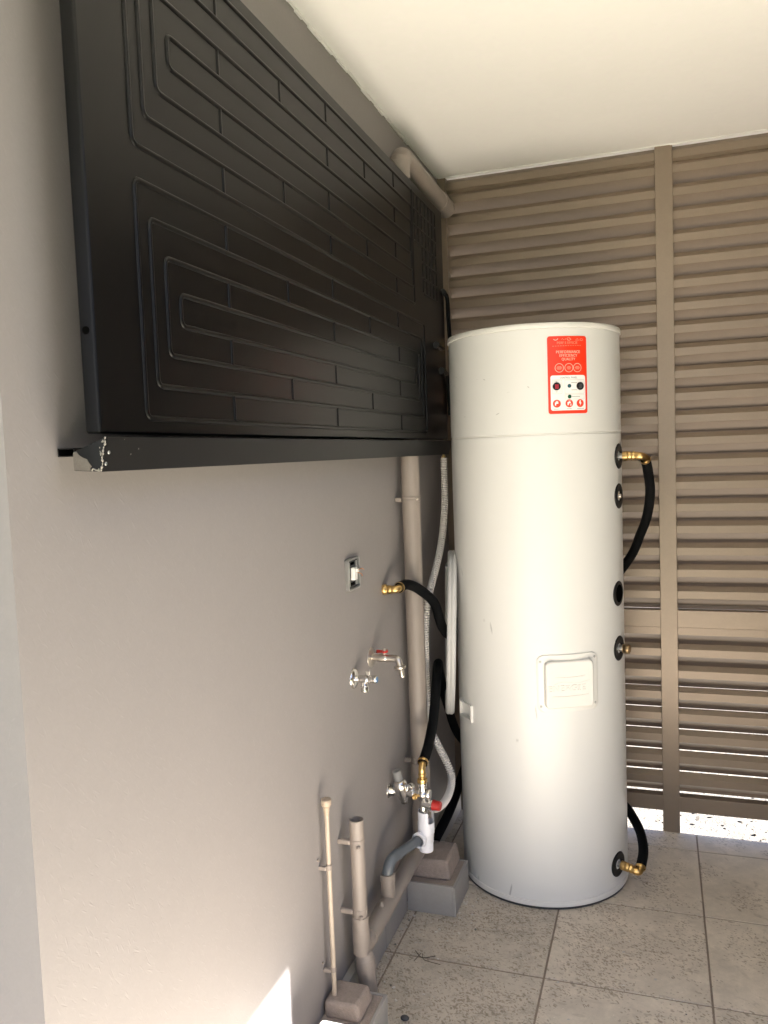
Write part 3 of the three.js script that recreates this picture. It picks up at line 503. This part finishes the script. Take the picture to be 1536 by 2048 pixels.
{
  const path = [[0.068, 1.487, 0.296], [0.069, 1.40, 0.298], [0.073, 1.30, 0.325], [0.071, 1.19, 0.372], [0.066, 1.10, 0.44], [0.056, 0.99, 0.535], [0.047, 0.88, 0.545], [0.040, 0.74, 0.53], [0.045, 0.62, 0.545], [0.058, 0.535, 0.555], [0.083, 0.475, 0.55], [0.11, 0.415, 0.545], [0.128, 0.375, 0.56], [0.137, 0.352, 0.62], [0.139, 0.347, 0.70], [0.136, 0.36, 0.78], [0.13, 0.378, 0.825]];
  part('tube', wavyTube(path, x => 0.0112 + 0.0022 * (Math.abs(((x / 0.0086) % 1) - 0.5) < 0.3 ? 1 : -1), 1500, 12), M.conduit, conduit);
  part('nipple', [cyl([0.068, 1.503, 0.296], [0.068, 1.48, 0.296], 0.0045), cyl([0.068, 1.492, 0.296], [0.068, 1.487, 0.296], 0.0085, 0.0085, 6)], M.brass, conduit);
}
const pipeA = thing('refrigerant_pipe', 'thin black insulated pipe with brass union running from the panel behind the heater', 'pipe');
{
  part('insulation', tube([[0.088, 2.09, 0.285], [0.092, 2.075, 0.262], [0.092, 2.0, 0.252], [0.094, 1.93, 0.25]], 0.0078, 40, 12), M.rubber, pipeA);
  part('tail', tube([[0.0745, 2.098, 0.30], [0.084, 2.096, 0.292], [0.089, 2.088, 0.284]], 0.010, 16, 10), M.blackTrim, pipeA);
  part('flare', lathe([0.094, 1.93, 0.25], [0.02, -1, 0], [[0.0035, -0.002], [0.0042, 0.012], [0.0075, 0.016], [0.0105, 0.018], [0.0105, 0.042], [0.007, 0.044], [0.007, 0.050], [0.009, 0.052], [0.009, 0.064], [0.004, 0.068]], 6), M.brass, pipeA);
  part('copper_tube', tube([[0.095, 1.87, 0.25], [0.097, 1.82, 0.248], [0.104, 1.74, 0.24], [0.115, 1.66, 0.22]], 0.0035, 30, 8), M.copper, pipeA);
}
const pipeB = thing('refrigerant_pipe', 'thin black insulated pipe below it, ending in a crimped tip beside the heater', 'pipe');
{
  part('insulation', tube([[0.09, 1.795, 0.30], [0.09, 1.78, 0.285], [0.087, 1.72, 0.265], [0.089, 1.66, 0.255]], 0.0068, 40, 12), M.rubber, pipeB);
  part('tip', [lathe([0.089, 1.662, 0.255], [0.02, -1, 0.1], [[0.0075, -0.008], [0.0092, -0.004], [0.0092, 0.016], [0.007, 0.018], [0, 0.018]], 14), new THREE.SphereGeometry(0.0045, 10, 8).translate(0.0925, 1.655, 0.264)], M.blackTrim, pipeB);
}

// ------------------------------------------------------------------ pipes on the wall
const down = thing('downpipe', 'tall taupe painted downpipe strapped to the wall beside the heater', 'pipe');
{
  const x = 0.046, z = 0.66;
  part('pipe', new THREE.CylinderGeometry(0.0305, 0.0305, 2.02, 32, 1, true).translate(x, 1.45, z), M.pipe, down);
  part('socket', lathe([x, 0.13, z], [0, 1, 0], [[0.0335, 0], [0.0335, 0.325], [0.0325, 0.330], [0.0305, 0.331]], 32), M.pipe, down);
  part('top_elbow', bendTube([[x, 2.39, z], [x, 2.472, z], [x, 2.468, z - 0.17]], 0.055, 0.0345, 24), M.pipe, down);
  part('top_run', cyl([x, 2.468, z - 0.15], [x, 2.462, 0.05], 0.0335, 0.0335, 32), M.pipe, down);
  part('end_bend', [bendTube([[x, 2.4625, 0.115], [x, 2.462, 0.085], [x, 2.4615, 0.06]], 0.01, 0.0375, 22), lathe([x, 2.4635, 0.16], [0, -0.02, -1], [[0.0335, 0], [0.0375, 0.002], [0.0375, 0.05]], 28), new THREE.SphereGeometry(0.0375, 24, 16).scale(1, 1, 0.8).translate(x, 2.4615, 0.06)], M.pipe, down);
  for (const y of [1.357, 0.474]) { const cl = part('strap', [lathe([x, y, z], [0, 1, 0], [[0.0312, -0.009], [0.0326, -0.008], [0.0326, -0.002], [0.0314, -0.001], [0.0314, 0.001], [0.0326, 0.002], [0.0326, 0.008], [0.0312, 0.009]], 32), box(0, 0.022, y - 0.008, y + 0.006, z + 0.020, z + 0.034, 0.003)], M.pipe, down); if (y > 1) part('bolt', new THREE.SphereGeometry(0.0048, 10, 8).translate(x + 0.027, y, z + 0.020), M.nickel, down); }
}
const stand = thing('drain_standpipe', 'short open topped taupe drain pipe turning along the wall to the rear block', 'pipe');
{
  const x = 0.05, z = 1.279;
  part('pipe', lathe([x, 0.20, z], [0, 1, 0], [[0.0195, 0], [0.0195, 0.336], [0.0188, 0.337], [0.0172, 0.337], [0.0168, 0.334], [0.0168, 0.05], [0, 0.05]], 30), M.pipe, stand);
  part('socket', lathe([x, 0.185, z], [0, 1, 0], [[0.0225, -0.02], [0.0225, 0.082], [0.0215, 0.084], [0.0195, 0.0845]], 30), M.pipe, stand);
  part('bottom_bend', bendTube([[x, 0.24, z], [x, 0.165, z], [x, 0.172, z - 0.10]], 0.045, 0.0235, 22), M.pipe, stand);
  part('hub', lathe([x + 0.002, 0.165, z - 0.012], [0.1, -1, 0.05], [[0.022, 0], [0.0265, 0.022], [0.0275, 0.026], [0.0275, 0.052], [0.025, 0.056], [0.025, 0.16]], 28), M.pipe, stand);
  part('run', cyl([x, 0.172, z - 0.06], [x + 0.004, 0.199, 0.64], 0.0255, 0.0275, 28), M.pipe, stand);
  part('branch', lathe([x, 0.19, 1.047], [0, 1, 0], [[0.0215, 0], [0.0215, 0.05], [0.0228, 0.054], [0.0228, 0.076], [0.0215, 0.0775], [0.0165, 0.0775]], 28), M.pipe, stand);
  for (const y of [0.478, 0.285]) part('clip', [lathe([x, y, z], [0, 1, 0], [[0.0198, -0.007], [0.0210, -0.006], [0.0210, 0.006], [0.0198, 0.007]], 28), box(-0.002, 0.036, y - 0.008, y + 0.007, z + 0.006, z + 0.018, 0.005), new THREE.SphereGeometry(0.006, 10, 8).translate(0.060, y - 0.010, z + 0.019)], M.pipe, stand);
  part('mortar_chip', new THREE.IcosahedronGeometry(0.010, 0).scale(0.7, 1.3, 0.5).translate(0.052, 0.206, 1.115), M.pipe, stand);
}
const grey = thing('overflow_pipe', 'dark grey plastic bend running from the white tundish into the taupe drain', 'pipe');
part('bend', bendTube([[0.103, 0.300, 0.885], [0.052, 0.3035, 1.043], [0.05, 0.235, 1.047]], 0.045, 0.0150, 22), M.greyPvc, grey);
part('elbow_collar', bendTube([[0.070, 0.3025, 0.99], [0.052, 0.3035, 1.043], [0.05, 0.255, 1.047]], 0.040, 0.0166, 22), M.greyPvc, grey);
const tund = thing('tundish', 'white plastic tundish cup with notched rim beneath the chrome valve', 'tundish');
{
  const a = [0.118, 0.256, 0.862], up = [0.02, 1, 0];
  part('cup', lathe(a, up, [[0, 0], [0.0215, 0], [0.0222, 0.002], [0.0225, 0.055], [0.0255, 0.058], [0.0262, 0.060], [0.0262, 0.094], [0.0235, 0.094], [0.0235, 0.03], [0, 0.03]], 36), M.pvc, tund);
  const rim = []; for (const [t0, t1] of [[-1.1, 0.55], [1.55, 2.6], [3.3, 4.6]]) { const g = new THREE.CylinderGeometry(0.0255, 0.0258, 0.036, 20, 1, true, t0, t1 - t0), h = new THREE.CylinderGeometry(0.0235, 0.0238, 0.036, 20, 1, true, t0, t1 - t0); const ri = new THREE.RingGeometry(0.0235, 0.0255, 20, 1, -Math.PI / 2 + t0, t1 - t0); ri.rotateX(-Math.PI / 2); ri.translate(0, 0.018, 0); for (const q of [g, h]) rim.push(q.translate(a[0] + 0.002, a[1] + 0.111, a[2])); }
  part('notched_rim', rim, Object.assign(M.pvc.clone(), { side: THREE.DoubleSide }), tund);
  const d = V(-0.051, 0.0035, 0.158).normalize(); part('side_socket', lathe([0.111, 0.300, 0.872], d.toArray(), [[0.0195, 0], [0.0205, 0.012], [0.0235, 0.014], [0.0245, 0.016], [0.0245, 0.026], [0.0235, 0.0275], [0.0165, 0.0275], [0.016, 0.01]], 32), M.pvc, tund);
}
const thin = thing('capped_pipe', 'thin cream painted pipe with brass cap rising from the front block', 'pipe');
{
  const x = 0.024, z = 1.414;
  part('pipe', tube([[x, 0.12, z], [x + 0.001, 0.25, z + 0.001], [x - 0.0005, 0.42, z - 0.001], [x, 0.62, z]], 0.0062, 40, 12), painted([0.42, 0.35, 0.28], 0.45, 0.2), thin);
  part('cap', [lathe([x, 0.605, z], [0, 1, 0], [[0.0062, 0], [0.0078, 0.012], [0.0085, 0.022], [0.0085, 0.026]], 18), lathe([x, 0.628, z], [0, 1, 0], [[0, 0], [0.0105, 0], [0.0105, 0.003], [0.0135, 0.005], [0.0138, 0.017], [0.012, 0.020], [0, 0.021]], 8)], painted([0.40, 0.32, 0.24], 0.4, 0.3), thin);
  for (const y of [0.470, 0.200]) part('clip', [lathe([x, y, z], [0, 1, 0], [[0.0066, -0.007], [0.0080, -0.006], [0.0080, 0.006], [0.0066, 0.007]], 16), box(-0.002, 0.020, y - 0.007, y + 0.004, z + 0.003, z + 0.011, 0.003), new THREE.SphereGeometry(0.0036, 8, 6).translate(0.003, y + 0.022, z + 0.016)], M.pipe, thin);
}

// ------------------------------------------------------------------ taps and valves
const valve = thing('pressure_valve', 'chrome pressure reducing valve set with red knob mounted low on the wall', 'valve');
{
  const z = 0.862;
  part('wall_nut', [lathe([-0.001, 0.437, z], [1, 0, 0], [[0, 0], [0.0195, 0], [0.0195, 0.003], [0.016, 0.0035], [0.016, 0.018], [0.012, 0.019], [0.012, 0.032]], 6)], M.chrome, valve);
  part('inlet', lathe([0.0, 0.437, z], [1, 0, 0], [[0.0215, 0], [0.0215, 0.002], [0.018, 0.004]], 24), M.chrome, valve);
  const bd = V(-0.20, 1, 0.1).normalize().toArray(), b0 = [0.046, 0.428, z];
  part('reducer_body', [lathe(b0, bd, [[0, -0.026], [0.011, -0.026], [0.012, -0.015], [0.016, -0.008], [0.0195, 0.004], [0.0200, 0.016], [0.0215, 0.018], [0.0215, 0.024], [0.0225, 0.026], [0.0225, 0.040], [0.0195, 0.044], [0.0175, 0.052], [0, 0.052]], 28), cyl([0.025, 0.437, z], [0.085, 0.437, z], 0.0125, 0.0125, 20)], M.chrome, valve);
  const c0 = V(...b0).addScaledVector(V(...bd), 0.05).toArray();
  part('adjuster_cap', lathe(c0, bd, [[0.0155, 0], [0.0150, 0.004], [0.0138, 0.030], [0.0128, 0.033], [0, 0.0335]], 18), M.greyCap, valve);
  part('strainer', [lathe([0.062, 0.437, z], [0.55, 1, 0.1], [[0.009, 0], [0.0095, 0.018], [0.0125, 0.020], [0.0125, 0.030], [0.011, 0.033], [0, 0.033]], 12)], M.chrome, valve);
  part('lock_nut', lathe([0.072, 0.437, z], [1, 0, 0], [[0.0135, 0], [0.0155, 0.001], [0.0155, 0.012], [0.0135, 0.013]], 6), M.chrome, valve);
  part('test_port', [lathe([0.092, 0.435, z + 0.008], [0, 0, 1], [[0.0085, 0], [0.0085, 0.016], [0.0075, 0.018], [0.004, 0.018], [0.0035, 0.014], [0, 0.014]], 16)], M.brass, valve);
  part('cross_body', [cyl([0.085, 0.437, z], [0.128, 0.437, z], 0.0138, 0.0138, 22), lathe([0.112, 0.437, z], [0, 1, 0], [[0, -0.072], [0.0085, -0.072], [0.0135, -0.060], [0.0135, -0.050], [0.0105, -0.046], [0.0105, -0.026], [0.0135, -0.018], [0.0145, 0], [0.0135, 0.018], [0.0125, 0.022], [0.0125, 0.028]], 22), lathe([0.128, 0.437, z], [1, 0, 0], [[0.0175, 0], [0.0175, 0.008], [0.014, 0.010], [0, 0.010]], 20), new THREE.SphereGeometry(0.0185, 20, 14).translate(0.112, 0.437, z)], M.chrome, valve);
  part('hex_nut', lathe([0.112, 0.462, z], [0, 1, 0], [[0, 0], [0.0145, 0], [0.0155, 0.0015], [0.0155, 0.011], [0.0145, 0.0125], [0, 0.0125]], 6), M.chrome, valve);
  part('brass_elbow', [lathe([0.112, 0.4745, z], [0, 1, 0], [[0, 0], [0.0155, 0], [0.0165, 0.0015], [0.0165, 0.012], [0.0155, 0.0135], [0, 0.0135]], 6), lathe([0.112, 0.486, z], [0, 1, 0], [[0.0105, 0], [0.0105, 0.010], [0.0125, 0.011], [0.0125, 0.018], [0.010, 0.020], [0.010, 0.026]], 20), tube([[0.112, 0.508, z], [0.112, 0.520, z - 0.001], [0.1115, 0.530, z - 0.010], [0.111, 0.538, z - 0.024]], 0.0112, 20), lathe([0.1112, 0.533, z - 0.014], [0, 0.45, -0.9], [[0.0165, 0], [0.0175, 0.002], [0.0175, 0.007], [0.0165, 0.009]], 20)], M.brass, valve);
  part('relief_body', [cyl([0.110, 0.4065, z + 0.002], [0.140, 0.4065, z + 0.002], 0.0115, 0.0125, 20), cyl([0.136, 0.4065, z + 0.002], [0.144, 0.4065, z + 0.002], 0.0155, 0.0155, 20)], M.chrome, valve);
  part('relief_knob', lathe([0.144, 0.4065, z + 0.002], [1, -0.03, 0.08], [[0, 0], [0.0168, 0], [0.0168, 0.002], [0.0158, 0.004], [0.0145, 0.024], [0.013, 0.0265], [0, 0.0265]], 14), M.red, valve);
  part('outlet', lathe([0.1125, 0.366, z], [0, -1, 0], [[0.0165, -0.006], [0.0175, -0.003], [0.0175, 0.003], [0.013, 0.005], [0.012, 0.022], [0.0095, 0.023]], 22), M.chrome, valve);
}
const tap = thing('garden_tap', 'nickel hose tap with red lever on the wall above the valves', 'tap');
{
  const y = 0.8995, z = 0.98;
  part('wall_flange', lathe([0, y, z], [1, 0, 0], [[0.030, 0], [0.0298, 0.0015], [0.026, 0.003], [0.0235, 0.0022], [0.020, 0.0045], [0.0165, 0.0035], [0.0145, 0.006], [0, 0.006]], 32), M.nickel, tap);
  part('body', [lathe([0.003, y, z], [1, 0, 0], [[0.0095, 0], [0.0095, 0.018], [0.0115, 0.020], [0.0125, 0.028], [0.0125, 0.042], [0.0112, 0.046], [0.0098, 0.050], [0.0095, 0.075]], 20), tube([[0.074, y, z], [0.083, y - 0.0005, z + 0.001], [0.089, y - 0.008, z + 0.002], [0.0935, y - 0.026, z + 0.003]], 0.0092, 18), cyl([0.043, y, z], [0.043, y + 0.018, z], 0.0065, 0.0055, 14)], M.nickel, tap);
  part('hose_nut', lathe([0.092, y - 0.021, z + 0.003], [0.15, -1, 0.02], [[0, 0], [0.016, 0], [0.0168, 0.0012], [0.0168, 0.006], [0.0145, 0.010], [0, 0.010]], 12), M.nickel, tap);
  part('nozzle', lathe([0.0945, y - 0.029, z + 0.003], [0.17, -1, 0.02], [[0.0075, 0], [0.0075, 0.006], [0.0088, 0.008], [0.0072, 0.013], [0.0085, 0.014], [0.0068, 0.020], [0.0082, 0.021], [0.006, 0.028], [0.004, 0.028], [0.004, 0.02]], 18), M.nickel, tap);
  const lv = box(-0.0055, 0.0055, -0.0022, 0.0022, 0, 0.036, 0.0018); lv.rotateZ(0); const g = merge([lv, new THREE.CylinderGeometry(0.009, 0.009, 0.006, 18).translate(0, 0, 0.0), cyl([0, 0.001, 0.006], [0, 0.004, 0.034], 0.0028)]);
  g.rotateX(-0.12); g.rotateY(-2.0); g.rotateZ(0.32); g.translate(0.046, y + 0.0195, z); part('lever', g, M.red, tap);
  part('lever_nut', cyl([0.0445, y + 0.02, z], [0.044, y + 0.028, z], 0.0048, 0.0042, 6), M.nickel, tap);
}
const ang = thing('angle_valve', 'small chrome angle valve with round wall rose beside the tap', 'valve');
{
  const y = 0.8765, z = 1.13;
  part('wall_rose', lathe([0, y, z], [1, 0, 0], [[0.029, 0], [0.0288, 0.002], [0.0255, 0.0065], [0.019, 0.0095], [0.0115, 0.011], [0, 0.011]], 32), M.chrome, ang);
  part('body', [lathe([0.006, y, z], [1, 0, 0], [[0.0085, 0], [0.0085, 0.010], [0.0105, 0.012], [0.0105, 0.026], [0.0118, 0.030], [0.0118, 0.036], [0.0098, 0.040], [0.0098, 0.046]], 20), lathe([0.034, y, z], [0, -1, 0.12], [[0.0075, 0], [0.0075, 0.018], [0.0105, 0.020], [0.0112, 0.022], [0.0112, 0.034], [0.010, 0.036], [0.007, 0.036], [0.006, 0.03]], 18)], M.chrome, ang);
  part('handle', lathe([0.046, y + 0.0005, z], [1, 0, 0], [[0.0105, 0], [0.0112, 0.004], [0.0112, 0.018], [0.0102, 0.024], [0.0085, 0.025]], 12), M.chrome, ang);
  part('blue_cap', lathe([0.070, y + 0.0005, z], [1, 0, 0], [[0.009, 0], [0.009, 0.001], [0.0075, 0.0022], [0, 0.0026]], 18), M.blue, ang);
  part('ear', box(0.036, 0.050, y + 0.010, y + 0.024, z - 0.002, z + 0.002, 0.0018), M.chrome, ang);
}
const sock = thing('wall_socket_box', 'open electrical socket box without cover plate on the grey wall', 'socket');
{
  const zc = 1.117, yc = 1.1745, w = 0.045, h = 0.0445;
  const rr = (s, a, b, r) => { s.moveTo(-a + r, -b); s.lineTo(a - r, -b); s.quadraticCurveTo(a, -b, a, -b + r); s.lineTo(a, b - r); s.quadraticCurveTo(a, b, a - r, b); s.lineTo(-a + r, b); s.quadraticCurveTo(-a, b, -a, b - r); s.lineTo(-a, -b + r); s.quadraticCurveTo(-a, -b, -a + r, -b); return s; };
  const place = g => { g.rotateY(Math.PI / 2); g.translate(0, yc, zc); return g; };
  const s = rr(new THREE.Shape(), w, h, 0.010); s.holes.push(rr(new THREE.Path(), w - 0.0042, h - 0.0042, 0.007));
  part('frame', place(new THREE.ExtrudeGeometry(s, { depth: 0.009, bevelEnabled: true, bevelSize: 0.001, bevelThickness: 0.001, bevelSegments: 2 }).translate(0, 0, 0.001)), new THREE.MeshStandardMaterial({ color: new THREE.Color().setRGB(0.36, 0.36, 0.35), roughness: 0.35, metalness: 0.8 }), sock);
  part('back_plate', place(new THREE.ExtrudeGeometry(rr(new THREE.Shape(), w - 0.004, h - 0.004, 0.007), { depth: 0.003, bevelEnabled: false }).translate(0, 0, 0.001)), M.darkGrey, sock);
  part('support_strip', [place(box(-0.034, -0.024, -0.034, 0.034, 0.004, 0.0065)), place(box(0.024, 0.034, -0.034, 0.034, 0.004, 0.0065))], M.steel, sock);
  part('terminal_block', [place(box(-0.013, 0.012, -0.017, 0.018, 0.004, 0.016, 0.002)), place(box(0.0, 0.016, 0.003, 0.013, 0.015, 0.0185, 0.001))], M.whitePlastic, sock);
  part('slot', [place(box(-0.014, 0.014, 0.025, 0.033, 0.0038, 0.0052)), place(box(-0.014, 0.014, -0.033, -0.024, 0.0038, 0.0052))], M.hole, sock);
  part('wire', [tube([[0.016, yc + 0.008, zc - 0.008], [0.024, yc + 0.012, zc - 0.022], [0.026, yc + 0.007, zc - 0.036]], 0.0014, 20, 6), tube([[0.016, yc + 0.003, zc - 0.008], [0.023, yc - 0.002, zc - 0.02], [0.024, yc - 0.010, zc - 0.027]], 0.0013, 20, 6)], M.copper, sock);
}

// ------------------------------------------------------------------ skirting and concrete footings
const skirt = thing('skirting', 'low grey tile skirting along the foot of the left wall', 'skirting');
for (const [a, b] of [[0.004, 0.5925], [0.7845, 1.0], [1.003, 1.319]]) part('skirting_tile', box(0.0005, 0.022, 0.0, 0.0965, a, b, 0.0012), M.facing, skirt);
function footing(label, b, u, fh) {
  const t = thing('concrete_footing', label, 'concrete block', null, [b[0], 0, b[2]]);
  part('tile_facing', [box(b[1] - 0.009, b[1], 0, fh, b[2], b[3], 0.0012), box(b[0], b[1] - 0.0095, 0, fh, b[3] - 0.009, b[3], 0.0012), box(b[0], b[1] - 0.0095, 0, fh, b[2], b[2] + 0.009, 0.0012)], M.facing, t);
  part('painted_top', box(b[0], b[1] - 0.0092, 0.0, fh - 0.002, b[2] + 0.0092, b[3] - 0.0092), M.concrete, t);
  const g = new RoundedBoxGeometry(u[1] - u[0], u[5] - u[4], u[3] - u[2], 4, 0.012), p = g.attributes.position;
  for (let i = 0; i < p.count; i++) { const y = p.getY(i) / (u[5] - u[4]); const f = 1 - (y + 0.5) * 0.08; p.setX(i, p.getX(i) * f + (y + 0.5) * -0.002 + Math.sin(p.getZ(i) * 60 + y * 5) * 0.0012); p.setZ(i, p.getZ(i) * f + Math.sin(p.getX(i) * 70) * 0.0012); p.setY(i, p.getY(i) + Math.sin(p.getX(i) * 45 + p.getZ(i) * 38) * 0.0012); }
  g.computeVertexNormals(); g.translate((u[0] + u[1]) / 2, (u[4] + u[5]) / 2, (u[2] + u[3]) / 2);
  part('mortar_block', metreUV(g), M.concrete, t);
  return t;
}
footing('stepped taupe concrete block beside the foot of the heater', [0.0225, 0.186, 0.594, 0.783], [0.002, 0.160, 0.592, 0.745, 0.094, 0.160], 0.0985);
footing('stepped taupe concrete block at the bottom edge under the thin capped pipe', [0.0015, 0.1345, 1.321, 1.58], [0.004, 0.104, 1.345, 1.445, 0.084, 0.131], 0.090);
{ const t = thing('plastic_cover', 'cream rounded box standing in the sun at the bottom edge before the near block', 'cover'); part('cover', box(0.074, 0.165, 0.0, 0.214, 1.606, 1.74, 0.010), M.whitePlastic, t); }

// ------------------------------------------------------------------ litter on floor and ground
{
  seed = 909; const geo = new THREE.IcosahedronGeometry(1, 0), N = 420, im = new THREE.InstancedMesh(geo, new THREE.MeshStandardMaterial({ roughness: 0.9 }), N), o = new THREE.Object3D(), c = new THREE.Color();
  for (let k = 0; k < N; k++) {
    let x, z; const q = rnd(); if (q < 0.35) { x = 0.19 + rnd() * rnd() * 0.16; z = 0.62 + rnd() * 0.22; } else if (q < 0.8) { x = 0.026 + rnd() * rnd() * 0.22; z = 0.8 + rnd() * 0.5; } else { x = 0.1 + rnd() * 0.9; z = 0.7 + rnd() * 0.7; }
    if (Math.hypot(x - TX, z - TZ) < 0.297) { x = 0.1; z = 0.95; }
    const s = 0.0007 + Math.pow(rnd(), 5) * 0.0042; o.position.set(x, s * 0.3, z); o.scale.set(s, s * 0.5, s * (0.7 + rnd())); o.rotation.set(0, rnd() * 6, 0); o.updateMatrix(); im.setMatrixAt(k, o.matrix);
    const b = rnd() < 0.8 ? 0.45 + rnd() * 0.25 : 0.14 + rnd() * 0.1; im.setColorAt(k, c.setRGB(b, b * 0.95, b * 0.87));
  }
  im.name = 'plaster_crumbs'; im.userData = { label: 'scattered plaster crumbs and grit on the tiles near the wall', category: 'debris', kind: 'stuff' }; scene.add(im);
}
{
  seed = 1313; const geo = new THREE.CircleGeometry(1, 5); geo.rotateX(-Math.PI / 2); const N = 420, im = new THREE.InstancedMesh(geo, new THREE.MeshStandardMaterial({ roughness: 0.9, side: THREE.DoubleSide }), N), o = new THREE.Object3D(), c = new THREE.Color();
  for (let k = 0; k < N; k++) { const s = 0.003 + rnd() * 0.008; o.position.set(0.4 + rnd() * 1.8, -0.066 + rnd() * 0.008, -0.03 - rnd() * 0.75); o.scale.set(s, s, s * (0.4 + rnd() * 0.8)); o.rotation.set((rnd() - 0.5) * 1.2, rnd() * 6, (rnd() - 0.5) * 1.2); o.updateMatrix(); im.setMatrixAt(k, o.matrix); const b = 0.022 + rnd() * 0.05; im.setColorAt(k, c.setRGB(b, b * 0.8, b * 0.6)); }
  im.name = 'leaf_litter'; im.userData = { label: 'dry leaf litter on the sunlit ground outside the louvres', category: 'leaf litter', kind: 'stuff' }; scene.add(im);
}
{ const t = part('pebble', new THREE.IcosahedronGeometry(0.012, 2).scale(1, 0.55, 0.8).translate(0.168, 0.006, 1.285), M.darkGrey, null); t.userData = { label: 'small dark round lump on the floor at the bottom edge', category: 'pebble' }; scene.add(t); }
{ const t = thing('twig', 'thin dark twigs lying on the tiles near the skirting', 'twig'); const tw = painted([0.07, 0.055, 0.04], 0.8, 0.3); part('stem', [tube([[0.11, 0.002, 0.99], [0.14, 0.004, 1.02], [0.175, 0.002, 1.0]], 0.0012, 20, 5), tube([[0.135, 0.002, 1.0], [0.15, 0.005, 1.03], [0.20, 0.002, 1.035]], 0.0009, 20, 5), tube([[0.12, 0.002, 1.04], [0.13, 0.003, 1.0]], 0.0009, 8, 5)], tw, t); }

scene.traverse(o => { if (o.isMesh) { o.castShadow = true; o.receiveShadow = true; } });
renderer.render(scene, camera);
